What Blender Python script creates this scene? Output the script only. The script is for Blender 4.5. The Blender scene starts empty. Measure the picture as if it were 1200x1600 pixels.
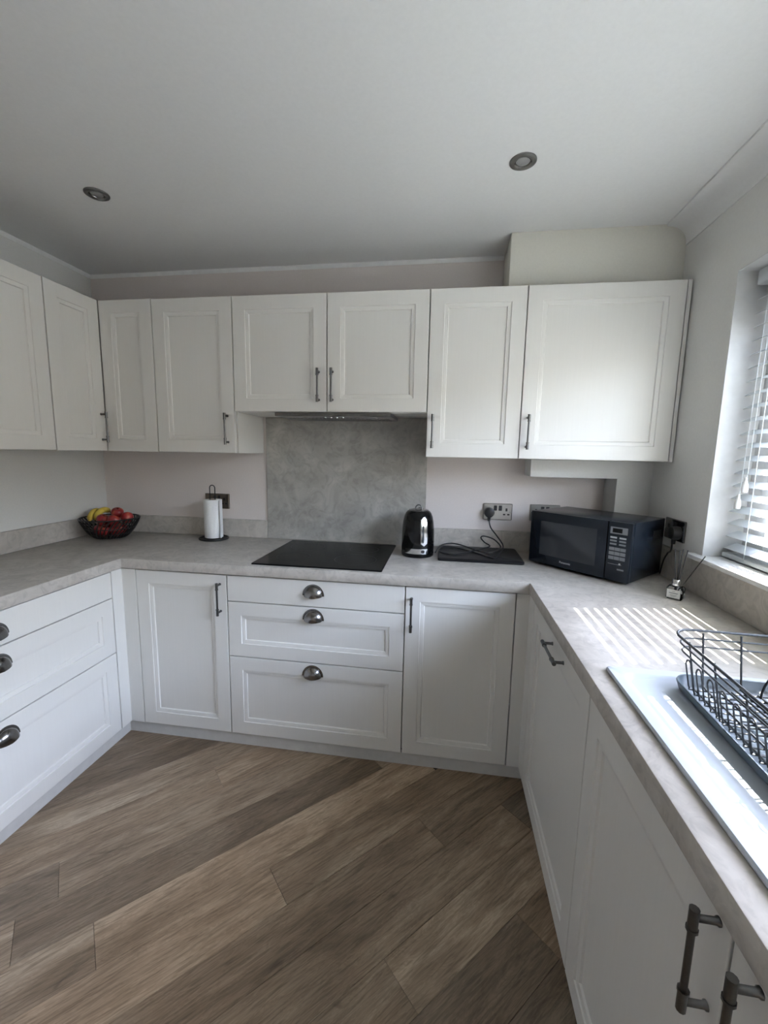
import bpy, bmesh, math, random
from mathutils import Vector, Matrix
random.seed(7)
PI = math.pi
SC = bpy.context.scene
COL = SC.collection

# ------------------------------------------------------------------ camera
cam_data = bpy.data.cameras.new('camera')
cam = bpy.data.objects.new('camera', cam_data)
COL.objects.link(cam)
cam_data.sensor_fit = 'VERTICAL'
cam_data.sensor_height = 36.0
cam_data.lens = 36.0 * 656.73 / 1600.0
cam_data.clip_start = 0.02
yaw, pit, rol = math.radians(8.2604), math.radians(-8.0665), math.radians(1.0863)
fwd = Vector((-math.sin(yaw) * math.cos(pit), math.cos(yaw) * math.cos(pit), math.sin(pit)))
rgt0 = Vector((math.cos(yaw), math.sin(yaw), 0))
up0 = rgt0.cross(fwd)
rgt = rgt0 * math.cos(rol) + up0 * math.sin(rol)
upv = up0 * math.cos(rol) - rgt0 * math.sin(rol)
M = Matrix((rgt, upv, -fwd)).transposed().to_4x4()
M.translation = (2.0996, -2.3415, 1.4281)
cam.matrix_world = M
SC.camera = cam

# ------------------------------------------------------------------ world, sun, exposure
world = bpy.data.worlds.new('sky')
SC.world = world
world.use_nodes = True
wn = world.node_tree
bg = wn.nodes['Background']
sky = wn.nodes.new('ShaderNodeTexSky')
sky.sky_type = 'NISHITA'
sky.sun_disc = False
sky.sun_elevation = math.radians(53)
sky.sun_rotation = math.radians(79)
sky.air_density = 1.0
sky.dust_density = 0.2
sky.ozone_density = 1.0
wb = wn.nodes.new('ShaderNodeMix'); wb.data_type = 'RGBA'; wb.blend_type = 'MULTIPLY'   # white balance of the sky
wb.inputs[0].default_value = 1.0; wb.inputs[7].default_value = (1.32, 0.98, 0.81, 1)
wn.links.new(sky.outputs[0], wb.inputs[6])
wn.links.new(wb.outputs[2], bg.inputs['Color'])
bg.inputs['Strength'].default_value = 5.7

sun_data = bpy.data.lights.new('sun', 'SUN')
sun_data.energy = 42.0
sun_data.color = (1.0, 0.96, 0.90)
sun_data.angle = math.radians(0.45)
sun = bpy.data.objects.new('sun', sun_data)
COL.objects.link(sun)
sun.location = (8, 1, 9)
sun.rotation_euler = Vector((-1, -0.19, -1.35)).to_track_quat('-Z', 'Y').to_euler()

def portal(name, loc, rot, sx, sy):
    l = bpy.data.lights.new(name, 'AREA')
    l.shape = 'RECTANGLE'; l.size = sx; l.size_y = sy
    l.cycles.is_portal = True
    o = bpy.data.objects.new(name, l); COL.objects.link(o)
    o.location = loc; o.rotation_euler = rot
portal('fill_window_portal', (3.33, -3.60, 1.525), (0, PI / 2, 0), 0.94, 0.66)
portal('window_portal', (3.33, -1.505, 1.57), (0, PI / 2, 0), 1.02, 1.79)

SC.cycles.max_bounces = 8
SC.cycles.caustics_reflective = False
SC.cycles.caustics_refractive = False
SC.view_settings.view_transform = 'Standard'
SC.view_settings.look = 'None'
SC.view_settings.exposure = 0.27
SC.view_settings.gamma = 1.0
SC.view_settings.use_curve_mapping = False

# ------------------------------------------------------------------ dimensions
XR = 3.08            # right wall
ZC = 2.418           # ceiling
YF = -4.6            # wall behind the camera
ZW = 0.91            # worktop top
ZW2 = 0.8623         # worktop underside
YU = -0.3356         # wall unit door plane
YD = -0.5961         # base unit door plane
XLD = 0.5844         # left run door plane
XRD = 2.4645         # right run door plane
ZP = 0.0666          # plinth top
ZDT = 0.858          # base door top

# ------------------------------------------------------------------ materials
MATS = {}
def mat(name):
    m = bpy.data.materials.new(name); m.use_nodes = True
    MATS[name] = m
    return m, m.node_tree, m.node_tree.nodes['Principled BSDF']
def N(nt, t, **kw):
    n = nt.nodes.new(t)
    for k, v in kw.items():
        if k in n.inputs: n.inputs[k].default_value = v
        else: setattr(n, k, v)
    return n
def coords(nt, scale=(1, 1, 1), rot=(0, 0, 0), kind='Object'):
    tc = N(nt, 'ShaderNodeTexCoord'); mp = N(nt, 'ShaderNodeMapping')
    mp.inputs['Scale'].default_value = scale; mp.inputs['Rotation'].default_value = rot
    nt.links.new(tc.outputs[kind], mp.inputs['Vector'])
    return mp
def ramp(nt, src, stops):
    r = N(nt, 'ShaderNodeValToRGB')
    e = r.color_ramp.elements
    while len(e) < len(stops): e.new(0.5)
    for el, (pos, c) in zip(e, stops):
        el.position = pos; el.color = (*c, 1)
    nt.links.new(src, r.inputs[0])
    return r
def bump(nt, b, src, strength, dist=0.002):
    bp = N(nt, 'ShaderNodeBump'); bp.inputs['Strength'].default_value = strength
    bp.inputs['Distance'].default_value = dist
    nt.links.new(src, bp.inputs['Height']); nt.links.new(bp.outputs['Normal'], b.inputs['Normal'])
def simple(name, col, rough=0.5, metal=0.0, noise=None, spec=None, coat=0.0):
    m, nt, b = mat(name)
    b.inputs['Base Color'].default_value = (*col, 1)
    b.inputs['Roughness'].default_value = rough
    b.inputs['Metallic'].default_value = metal
    if spec is not None: b.inputs['Specular IOR Level'].default_value = spec
    if coat: b.inputs['Coat Weight'].default_value = coat
    sc, amt, bs = noise or (30, 0.04, 0.03)
    nz = N(nt, 'ShaderNodeTexNoise'); nz.inputs['Scale'].default_value = sc; nz.inputs['Detail'].default_value = 4
    nt.links.new(coords(nt).outputs[0], nz.inputs['Vector'])
    r = ramp(nt, nz.outputs['Fac'], [(0.3, tuple(c * (1 - amt) for c in col)), (0.7, tuple(min(1, c * (1 + amt)) for c in col))])
    nt.links.new(r.outputs[0], b.inputs['Base Color'])
    if bs: bump(nt, b, nz.outputs['Fac'], bs)
    return m

simple('wall_paint', (0.72, 0.715, 0.685), 0.85, noise=(120, 0.02, 0.06))
simple('wall_paint_back', (0.73, 0.67, 0.635), 0.85, noise=(120, 0.02, 0.06))
simple('ceiling_paint', (0.80, 0.80, 0.79), 0.9, noise=(90, 0.015, 0.05))
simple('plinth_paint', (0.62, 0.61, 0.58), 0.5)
simple('trim_white', (0.85, 0.85, 0.84), 0.6)
simple('boxing_paint', (0.76, 0.74, 0.66), 0.85, noise=(120, 0.02, 0.05))
simple('reveal_white', (0.66, 0.66, 0.65), 0.7)
simple('upvc', (0.88, 0.88, 0.88), 0.3)
simple('chrome', (0.80, 0.80, 0.80), 0.12, 1.0, noise=(60, 0.02, 0))
simple('steel', (0.15, 0.15, 0.148), 0.3, 1.0, noise=(200, 0.06, 0.02))
simple('dark_nickel', (0.22, 0.215, 0.21), 0.2, 1.0, noise=(80, 0.08, 0))
simple('bronze_plate', (0.16, 0.135, 0.11), 0.35, 0.9)
simple('satin_nickel', (0.40, 0.39, 0.37), 0.32, 1.0)
simple('black_glass', (0.005, 0.005, 0.005), 0.15, spec=0.08, noise=(5, 0.0, 0))
simple('black_gloss', (0.004, 0.004, 0.004), 0.08, spec=0.35, noise=(5, 0.0, 0))
simple('black_plastic', (0.012, 0.012, 0.013), 0.4)
simple('black_board', (0.011, 0.011, 0.012), 0.4, spec=0.25)
simple('microwave_black', (0.009, 0.013, 0.020), 0.25, spec=0.4)
simple('microwave_glass', (0.022, 0.026, 0.032), 0.1)
simple('button_grey', (0.20, 0.21, 0.23), 0.4)
simple('print_grey', (0.45, 0.46, 0.48), 0.5)
simple('wire_black', (0.015, 0.014, 0.013), 0.4)
simple('rack_wire', (0.04, 0.044, 0.048), 0.45, 0.1)
simple('rack_tray', (0.055, 0.075, 0.09), 0.35)
simple('ceramic', (0.58, 0.63, 0.69), 0.4, spec=0.15, noise=(8, 0.01, 0))
simple('paper', (0.86, 0.86, 0.85), 0.95, noise=(150, 0.03, 0.3))
simple('cardboard', (0.35, 0.27, 0.19), 0.9)
simple('slat_white', (0.86, 0.88, 0.88), 0.4)
simple('label_white', (0.80, 0.79, 0.76), 0.7)
simple('reed', (0.03, 0.028, 0.026), 0.8)
simple('stem_brown', (0.10, 0.06, 0.03), 0.8)
simple('outside_paving', (0.40, 0.395, 0.38), 0.9, noise=(6, 0.1, 0.2))
simple('filter_metal', (0.35, 0.35, 0.35), 0.4, 0.9)
simple('downlight_metal', (0.24, 0.235, 0.23), 0.35, 1.0)
simple('downlight_lens', (0.32, 0.32, 0.315), 0.25)
simple('lamp_lens', (0.55, 0.55, 0.55), 0.25)

def cabinet_mat():
    m, nt, b = mat('cabinet_paint')
    mp = coords(nt, (90, 90, 3.0))
    nz = N(nt, 'ShaderNodeTexNoise'); nz.inputs['Scale'].default_value = 1.6; nz.inputs['Detail'].default_value = 5
    nt.links.new(mp.outputs[0], nz.inputs['Vector'])
    r = ramp(nt, nz.outputs['Fac'], [(0.3, (0.762, 0.746, 0.702)), (0.7, (0.776, 0.760, 0.716))])
    nt.links.new(r.outputs[0], b.inputs['Base Color'])
    b.inputs['Roughness'].default_value = 0.42
    bump(nt, b, nz.outputs['Fac'], 0.015, 0.001)
cabinet_mat()

def concrete(name, lo, hi, scale, rough):
    m, nt, b = mat(name)
    mp = coords(nt)
    wv = N(nt, 'ShaderNodeTexNoise'); wv.inputs['Scale'].default_value = scale; wv.inputs['Detail'].default_value = 9
    wv.inputs['Roughness'].default_value = 0.62; wv.inputs['Distortion'].default_value = 1.4
    nt.links.new(mp.outputs[0], wv.inputs['Vector'])
    r = ramp(nt, wv.outputs['Fac'], [(0.34, lo), (0.52, tuple((a + c) / 2 for a, c in zip(lo, hi))), (0.66, hi)])
    mp2 = coords(nt, (1, 1, 1), (0.5, 0.7, 0.6))
    st = N(nt, 'ShaderNodeTexNoise'); st.inputs['Scale'].default_value = scale * 3.2; st.inputs['Detail'].default_value = 7
    st.inputs['Distortion'].default_value = 2.5
    nt.links.new(mp2.outputs[0], st.inputs['Vector'])
    r2 = ramp(nt, st.outputs['Fac'], [(0.40, (0.86, 0.86, 0.86)), (0.5, (1, 1, 1)), (0.62, (1.0, 1.0, 1.0)), (0.70, (1.12, 1.12, 1.12))])
    mx = N(nt, 'ShaderNodeMix', data_type='RGBA', blend_type='MULTIPLY')
    mx.inputs[0].default_value = 0.85
    nt.links.new(r.outputs[0], mx.inputs[6]); nt.links.new(r2.outputs[0], mx.inputs[7])
    nt.links.new(mx.outputs[2], b.inputs['Base Color'])
    b.inputs['Roughness'].default_value = rough; b.inputs['Specular IOR Level'].default_value = 0.25
    bump(nt, b, st.outputs['Fac'], 0.04, 0.001)
concrete('worktop_concrete', (0.46, 0.428, 0.384), (0.60, 0.562, 0.510), 5.0, 0.42)
concrete('splash_concrete', (0.34, 0.325, 0.295), (0.49, 0.475, 0.435), 4.0, 0.5)

def plank_mat():
    m, nt, b = mat('oak_plank')
    tc = N(nt, 'ShaderNodeTexCoord'); oi = N(nt, 'ShaderNodeObjectInfo')
    off = N(nt, 'ShaderNodeVectorMath', operation='SCALE'); off.inputs['Scale'].default_value = 23.0
    cmb = N(nt, 'ShaderNodeCombineXYZ')
    for i in range(2): nt.links.new(oi.outputs['Random'], cmb.inputs[i])
    nt.links.new(cmb.outputs[0], off.inputs[0])
    rot = N(nt, 'ShaderNodeMapping'); rot.inputs['Rotation'].default_value = (0, 0, -PI / 4)
    nt.links.new(tc.outputs['Object'], rot.inputs['Vector'])
    add = N(nt, 'ShaderNodeVectorMath', operation='ADD')
    nt.links.new(rot.outputs[0], add.inputs[0]); nt.links.new(off.outputs[0], add.inputs[1])
    def nz(scale, sc, det, dist=0.0):
        mp = N(nt, 'ShaderNodeMapping'); mp.inputs['Scale'].default_value = scale
        nt.links.new(add.outputs[0], mp.inputs['Vector'])
        n = N(nt, 'ShaderNodeTexNoise'); n.inputs['Scale'].default_value = sc; n.inputs['Detail'].default_value = det
        n.inputs['Distortion'].default_value = dist
        nt.links.new(mp.outputs[0], n.inputs['Vector']); return n
    broad = nz((1.0, 4.5, 1), 2.2, 5, 1.2)
    fine = nz((3.5, 48, 1), 3.0, 8, 0.9)
    swirl = nz((1.6, 9.0, 1), 3.0, 3, 3.5)
    knot = nz((2.2, 7, 1), 2.0, 2, 2.5)
    base = ramp(nt, broad.outputs['Fac'], [(0.28, (0.220, 0.155, 0.098)), (0.50, (0.345, 0.252, 0.168)), (0.72, (0.47, 0.365, 0.256))])
    fr = ramp(nt, fine.outputs['Fac'], [(0.36, (0.70, 0.69, 0.67)), (0.5, (0.98, 0.98, 0.98)), (0.64, (1.12, 1.12, 1.13))])
    kr = ramp(nt, knot.outputs['Fac'], [(0.22, (0.6, 0.57, 0.55)), (0.36, (1, 1, 1))])
    m1 = N(nt, 'ShaderNodeMix', data_type='RGBA', blend_type='MULTIPLY'); m1.inputs[0].default_value = 1
    nt.links.new(base.outputs[0], m1.inputs[6]); nt.links.new(fr.outputs[0], m1.inputs[7])
    m2 = N(nt, 'ShaderNodeMix', data_type='RGBA', blend_type='MULTIPLY'); m2.inputs[0].default_value = 0.9
    nt.links.new(m1.outputs[2], m2.inputs[6]); nt.links.new(kr.outputs[0], m2.inputs[7])
    wv = N(nt, 'ShaderNodeMath', operation='MULTIPLY'); wv.inputs[1].default_value = 34.0
    nt.links.new(swirl.outputs['Fac'], wv.inputs[0])
    sn = N(nt, 'ShaderNodeMath', operation='SINE'); nt.links.new(wv.outputs[0], sn.inputs[0])
    sr = ramp(nt, sn.outputs[0], [(0.0, (0.86, 0.85, 0.83)), (0.6, (1.02, 1.02, 1.02))])
    m2b = N(nt, 'ShaderNodeMix', data_type='RGBA', blend_type='MULTIPLY'); m2b.inputs[0].default_value = 0.8
    nt.links.new(m2.outputs[2], m2b.inputs[6]); nt.links.new(sr.outputs[0], m2b.inputs[7])
    m3 = N(nt, 'ShaderNodeMix', data_type='RGBA', blend_type='MULTIPLY'); m3.inputs[0].default_value = 1
    nt.links.new(m2b.outputs[2], m3.inputs[6]); nt.links.new(oi.outputs['Color'], m3.inputs[7])
    nt.links.new(m3.outputs[2], b.inputs['Base Color'])
    b.inputs['Roughness'].default_value = 0.45
    bump(nt, b, fine.outputs['Fac'], 0.12, 0.001)
plank_mat()
simple('floor_base', (0.05, 0.04, 0.03), 0.9)

def apple_mat():
    m, nt, b = mat('apple_skin')
    nz = N(nt, 'ShaderNodeTexNoise'); nz.inputs['Scale'].default_value = 14; nz.inputs['Detail'].default_value = 4
    nt.links.new(coords(nt, (2, 2, 0.5)).outputs[0], nz.inputs['Vector'])
    r = ramp(nt, nz.outputs['Fac'], [(0.35, (0.20, 0.012, 0.016)), (0.58, (0.36, 0.03, 0.03)), (0.75, (0.55, 0.20, 0.08))])
    nt.links.new(r.outputs[0], b.inputs['Base Color']); b.inputs['Roughness'].default_value = 0.3
apple_mat()
def banana_mat():
    m, nt, b = mat('banana_skin')
    nz = N(nt, 'ShaderNodeTexNoise'); nz.inputs['Scale'].default_value = 25; nz.inputs['Detail'].default_value = 5
    nt.links.new(coords(nt).outputs[0], nz.inputs['Vector'])
    r = ramp(nt, nz.outputs['Fac'], [(0.28, (0.30, 0.17, 0.03)), (0.4, (0.66, 0.47, 0.06)), (0.7, (0.75, 0.58, 0.10))])
    nt.links.new(r.outputs[0], b.inputs['Base Color']); b.inputs['Roughness'].default_value = 0.5
banana_mat()

def pane_mat():
    m, nt, b = mat('window_glass')
    out = nt.nodes['Material Output']
    tr = N(nt, 'ShaderNodeBsdfTransparent'); gl = N(nt, 'ShaderNodeBsdfGlossy'); gl.inputs['Roughness'].default_value = 0.02
    tr.inputs['Color'].default_value = (0.96, 0.98, 0.97, 1)
    mx = N(nt, 'ShaderNodeMixShader')
    mx.inputs[0].default_value = 0.05
    nt.links.new(tr.outputs[0], mx.inputs[1]); nt.links.new(gl.outputs[0], mx.inputs[2])
    nt.links.new(mx.outputs[0], out.inputs['Surface'])
pane_mat()
def bottle_mat():
    m, nt, b = mat('bottle_glass')
    b.inputs['Base Color'].default_value = (0.85, 0.88, 0.88, 1); b.inputs['Roughness'].default_value = 0.03
    b.inputs['Transmission Weight'].default_value = 1.0; b.inputs['IOR'].default_value = 1.45
bottle_mat()
def slat_mat():
    m, nt, b = mat('slat_white')
    out = nt.nodes['Material Output']
    b.inputs['Base Color'].default_value = (0.78, 0.81, 0.81, 1); b.inputs['Roughness'].default_value = 0.75; b.inputs['Specular IOR Level'].default_value = 0.15
    t = N(nt, 'ShaderNodeBsdfTranslucent'); t.inputs['Color'].default_value = (0.8, 0.84, 0.84, 1)
    mx = N(nt, 'ShaderNodeMixShader'); mx.inputs[0].default_value = 0.06
    nt.links.new(b.outputs[0], mx.inputs[1]); nt.links.new(t.outputs[0], mx.inputs[2])
    nt.links.new(mx.outputs[0], out.inputs['Surface'])
slat_mat()

# ------------------------------------------------------------------ mesh helpers
class MB:
    def __init__(s): s.v = []; s.f = []
    def add(s, vs, fs):
        o = len(s.v); s.v += [tuple(x) for x in vs]; s.f += [tuple(i + o for i in f) for f in fs]; return s
    def box(s, x0, x1, y0, y1, z0, z1):
        vs = [(x0, y0, z0), (x1, y0, z0), (x1, y1, z0), (x0, y1, z0), (x0, y0, z1), (x1, y0, z1), (x1, y1, z1), (x0, y1, z1)]
        return s.add(vs, [(0, 3, 2, 1), (4, 5, 6, 7), (0, 1, 5, 4), (1, 2, 6, 5), (2, 3, 7, 6), (3, 0, 4, 7)])
    def loft(s, loops, cap0=True, cap1=True, closed=True):
        n = len(loops[0]); vs = [p for l in loops for p in l]; fs = []
        for k in range(len(loops) - 1):
            for i in range(n if closed else n - 1):
                j = (i + 1) % n
                fs.append((k * n + i, k * n + j, (k + 1) * n + j, (k + 1) * n + i))
        if cap0: fs.append(tuple(reversed(range(n))))
        if cap1: fs.append(tuple((len(loops) - 1) * n + i for i in range(n)))
        return s.add(vs, fs)
    def lathe(s, prof, n=32, c=(0, 0, 0), cap0=True, cap1=True):
        loops = [[(c[0] + r * math.cos(2 * PI * i / n), c[1] + r * math.sin(2 * PI * i / n), c[2] + z) for i in range(n)] for r, z in prof]
        return s.loft(loops, cap0, cap1)
    def tube(s, pts, r, n=8, closed=False, caps=True):
        pts = [Vector(p) for p in pts]; m = len(pts); loops = []
        rs = r if isinstance(r, (list, tuple)) else [r] * m
        u = None
        for i, p in enumerate(pts):
            if closed: t = pts[(i + 1) % m] - pts[i - 1]
            else: t = pts[min(i + 1, m - 1)] - pts[max(i - 1, 0)]
            t.normalize()
            if u is None:
                a = Vector((0, 0, 1)) if abs(t.z) < 0.9 else Vector((1, 0, 0))
                u = (a - t * a.dot(t)).normalized()
            else:
                u = (u - t * u.dot(t))
                u = u.normalized() if u.length > 1e-6 else Vector((1, 0, 0))
            w = t.cross(u)
            loops.append([tuple(p + (u * math.cos(2 * PI * k / n) + w * math.sin(2 * PI * k / n)) * rs[i]) for k in range(n)])
        if closed:
            loops.append(loops[0]); return s.loft(loops, False, False)
        return s.loft(loops, caps, caps)
    def sphere(s, c, r, nu=16, nv=10, sc=(1, 1, 1)):
        prof = [(max(1e-4, r * math.sin(PI * k / nv)), -r * math.cos(PI * k / nv)) for k in range(nv + 1)]
        loops = [[(c[0] + sc[0] * a * math.cos(2 * PI * i / nu), c[1] + sc[1] * a * math.sin(2 * PI * i / nu), c[2] + sc[2] * z) for i in range(nu)] for a, z in prof]
        return s.loft(loops)
    def build(s, name, m, parent=None, smooth=False, bevel=0.0, seg=2, ang=35, matrix=None):
        me = bpy.data.meshes.new(name)
        me.from_pydata(s.v, [], s.f)
        bm = bmesh.new(); bm.from_mesh(me)
        bmesh.ops.remove_doubles(bm, verts=bm.verts, dist=1e-6)
        bmesh.ops.recalc_face_normals(bm, faces=bm.faces)
        if bevel:
            es = [e for e in bm.edges if len(e.link_faces) == 2 and e.calc_face_angle(0) > math.radians(ang)]
            bmesh.ops.bevel(bm, geom=es, offset=bevel, segments=seg, affect='EDGES', clamp_overlap=True, profile=0.5)
        if matrix is not None: bm.transform(matrix)
        if smooth or bevel:
            for f in bm.faces: f.smooth = True
            for e in bm.edges:
                e.smooth = not (len(e.link_faces) == 2 and e.calc_face_angle(0) > math.radians(40))
        bm.to_mesh(me); bm.free()
        me.materials.append(MATS[m])
        o = bpy.data.objects.new(name, me); COL.objects.link(o)
        if parent: o.parent = parent
        return o

def tag(o, label, cat, group=None, kind=None):
    o['label'] = label; o['category'] = cat
    if group: o['group'] = group
    if kind: o['kind'] = kind
    return o
def struct(o, label, cat): return tag(o, label, cat, kind='structure')
def thing(name, loc, label, cat, rz=0.0, group=None):
    o = bpy.data.objects.new(name, None); COL.objects.link(o)
    o.empty_display_size = 0.05
    o.location = loc; o.rotation_euler = (0, 0, rz)
    return tag(o, label, cat, group)
def copy_obj(src, parent, loc=None):
    c = src.copy(); COL.objects.link(c); c.parent = parent
    if loc is not None: c.location = loc
    return c

def cells(xs, ys, filled, z0, z1, axis='z'):
    """slab with cells of a grid filled; axis: thickness axis ('z' -> (a,b,t), 'x' -> (t,a,b), 'y' -> (a,t,b))"""
    mb = MB()
    nx, ny = len(xs) - 1, len(ys) - 1
    F = lambda i, j: 0 <= i < nx and 0 <= j < ny and filled(i, j)
    def P(a, b, t): return {'z': (a, b, t), 'x': (t, a, b), 'y': (a, t, b)}[axis]
    for i in range(nx):
        for j in range(ny):
            if not F(i, j): continue
            a0, a1, b0, b1 = xs[i], xs[i + 1], ys[j], ys[j + 1]
            mb.add([P(a0, b0, z0), P(a1, b0, z0), P(a1, b1, z0), P(a0, b1, z0)], [(0, 3, 2, 1)])
            mb.add([P(a0, b0, z1), P(a1, b0, z1), P(a1, b1, z1), P(a0, b1, z1)], [(0, 1, 2, 3)])
            for (di, dj, q0, q1) in ((-1, 0, (a0, b1), (a0, b0)), (1, 0, (a1, b0), (a1, b1)), (0, -1, (a0, b0), (a1, b0)), (0, 1, (a1, b1), (a0, b1))):
                if not F(i + di, j + dj):
                    mb.add([P(*q0, z0), P(*q1, z0), P(*q1, z1), P(*q0, z1)], [(0, 1, 2, 3)])
    return mb
def rrect(w, h, r, z, n=6, cx=0, cy=0):
    pts = []
    for (sx, sy, a0) in ((1, 1, 0), (-1, 1, PI / 2), (-1, -1, PI), (1, -1, 1.5 * PI)):
        for k in range(n + 1):
            a = a0 + PI / 2 * k / n
            pts.append((cx + sx * (w / 2 - r) + r * math.cos(a), cy + sy * (h / 2 - r) + r * math.sin(a), z))
    return pts
def smooth_path(pts, sub=6, closed=False):
    pts = [Vector(p) for p in pts]; n = len(pts); out = []
    rng = range(n if closed else n - 1)
    for i in rng:
        g = (lambda k: pts[k % n]) if closed else (lambda k: pts[max(0, min(n - 1, k))])
        p0, p1, p2, p3 = g(i - 1), g(i), g(i + 1), g(i + 2)
        for s in range(sub):
            t = s / sub
            out.append(0.5 * ((2 * p1) + (p2 - p0) * t + (2 * p0 - 5 * p1 + 4 * p2 - p3) * t * t + (3 * p1 - p0 - 3 * p2 + p3) * t ** 3))
    if not closed: out.append(pts[-1])
    return out

# ------------------------------------------------------------------ room shell
fl = MB().box(0, XR, YF, 0, -0.06, -0.006).build('floor', 'floor_base')
struct(fl, 'oak-effect plank floor laid diagonally between the cabinets', 'floor')
PWD, PLN = 0.1478, 1.28
def clip(poly, a, b, c):            # keep a*x+b*y<=c
    out = []
    for i in range(len(poly)):
        p, q = poly[i], poly[(i + 1) % len(poly)]
        dp, dq = a * p[0] + b * p[1] - c, a * q[0] + b * q[1] - c
        if dp <= 0: out.append(p)
        if (dp < 0 < dq) or (dq < 0 < dp):
            t = dp / (dp - dq); out.append((p[0] + t * (q[0] - p[0]), p[1] + t * (q[1] - p[1])))
    return out
ENDS = {-2: 0.26, -1: -0.296, 0: -0.40, 1: -0.209, 2: 0.287, 3: 0.838, 4: -0.12, 5: 0.45, 6: 0.86, 7: 0.2}
TONE = {(0, 0): 0.70, (1, 0): 1.30, (0, -1): 1.12, (1, -1): 1.12, (2, -1): 1.22, (2, 0): 0.95, (3, -1): 0.86, (6, -1): 0.62, (4, 0): 0.9, (-1, 0): 1.05, (-2, 0): 1.1, (-2, -1): 1.0, (3, 0): 0.75, (4, -1): 0.95, (5, -1): 0.9}
S2 = math.sqrt(2)
for k in range(-11, 28):
    t0 = 1.609 + k * PWD; t1 = t0 + PWD
    e = ENDS.get(k, random.uniform(-0.6, 0.6))
    for j in range(-5, 4):
        s0 = e + j * PLN; s1 = s0 + PLN
        poly = [((s + t) / S2, (s - t) / S2) for s, t in ((s0, t0), (s1, t0), (s1, t1), (s0, t1))]
        for (a, b, c) in ((-1, 0, -0.56), (1, 0, 2.50), (0, 1, -0.57), (0, -1, 4.59)):
            poly = clip(poly, a, b, c) if poly else poly
        if len(poly) < 3: continue
        area = abs(sum(poly[i][0] * poly[(i + 1) % len(poly)][1] - poly[(i + 1) % len(poly)][0] * poly[i][1] for i in range(len(poly)))) / 2
        if area < 0.0006: continue
        cx = sum(p[0] for p in poly) / len(poly); cy = sum(p[1] for p in poly) / len(poly)
        def ins(p, d):
            v = Vector((p[0] - cx, p[1] - cy)); L = max(v.length, 1e-6)
            # inset by clipping-like shift in plank axes
            return None
        def shrink(d):
            q = poly
            L = [(1 / S2, 1 / S2, s1 - d), (-1 / S2, -1 / S2, -(s0 + d)), (1 / S2, -1 / S2, t1 - d), (-1 / S2, 1 / S2, -(t0 + d))]
            for l in L: q = clip(q, *l) if q else q
            return q
        top = shrink(0.0011); bot = shrink(0.0003)
        if len(top) != len(bot) or len(top) < 3: top = bot = shrink(0.0005)
        if len(top) < 3: continue
        mb = MB().loft([[(x, y, -0.006) for x, y in bot], [(x, y, -0.0012) for x, y in bot], [(x, y, 0.0) for x, y in top]], False, True)
        o = mb.build('plank', 'oak_plank', fl)
        tn = TONE.get((k, j), random.choice((0.66, 0.80, 0.92, 1.0, 1.05, 1.18, 1.3)))
        w = random.uniform(-0.03, 0.03)
        o.color = (tn * (1 + w), tn, tn * (1 - w), 1)

struct(MB().box(-0.1, XR + 0.28, YF - 0.1, 0.1, ZC, ZC + 0.1).build('ceiling', 'ceiling_paint'), 'smooth white ceiling over the kitchen', 'ceiling')
struct(MB().box(-0.1, XR + 0.28, 0, 0.1, 0, ZC).build('wall_back', 'wall_paint_back'), 'pale painted wall behind the hob', 'wall')
struct(MB().box(-0.1, 0, YF - 0.1, 0, 0, ZC).build('wall_left', 'wall_paint'), 'pale painted wall beside the fruit bowl', 'wall')
WY0, WY1, WZ0, WZ1 = -2.40, -0.608, 1.045, 2.08      # window opening
GY0, GY1 = -3.94, -3.26                               # added unseen window along the same wall, for fill light
wr = cells([YF - 0.1, GY0, GY1, WY0, WY1, 0], [0, WZ0, WZ1, ZC], lambda i, j: not (i in (1, 3) and j == 1), XR, XR + 0.28, 'x').build('wall_right', 'wall_paint')
struct(wr, 'pale painted wall around the window', 'wall')
struct(MB().box(0, XR, YF - 0.1, YF, 0, ZC).build('wall_front', 'wall_paint'), 'pale painted wall opposite the hob', 'wall')
# white painted reveal lining of the window (thin plaster returns)
rv = MB()
rv.box(XR + 0.0005, XR + 0.13, WY1 - 0.004, WY1, WZ0 + 0.016, WZ1); rv.box(XR + 0.0005, XR + 0.13, WY0, WY0 + 0.004, WZ0 + 0.016, WZ1)
rv.box(XR + 0.0005, XR + 0.13, WY0 + 0.004, WY1 - 0.004, WZ1 - 0.004, WZ1)
rv = rv.build('trim_1', 'reveal_white'); struct(rv, 'white painted plaster reveal around the window', 'window reveal')
sl = MB().box(XR - 0.035, XR + 0.13, WY0 - 0.045, WY1 + 0.045, WZ0, WZ0 + 0.016)
sl = cells([XR - 0.035, XR, XR + 0.13], [WY0 - 0.045, WY0, WY1, WY1 + 0.045], lambda i, j: i == 0 or j == 1, WZ0, WZ0 + 0.016).build('trim_2', 'reveal_white', bevel=0.002)
struct(sl, 'white window sill board above the right-hand worktop', 'window sill')
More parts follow.
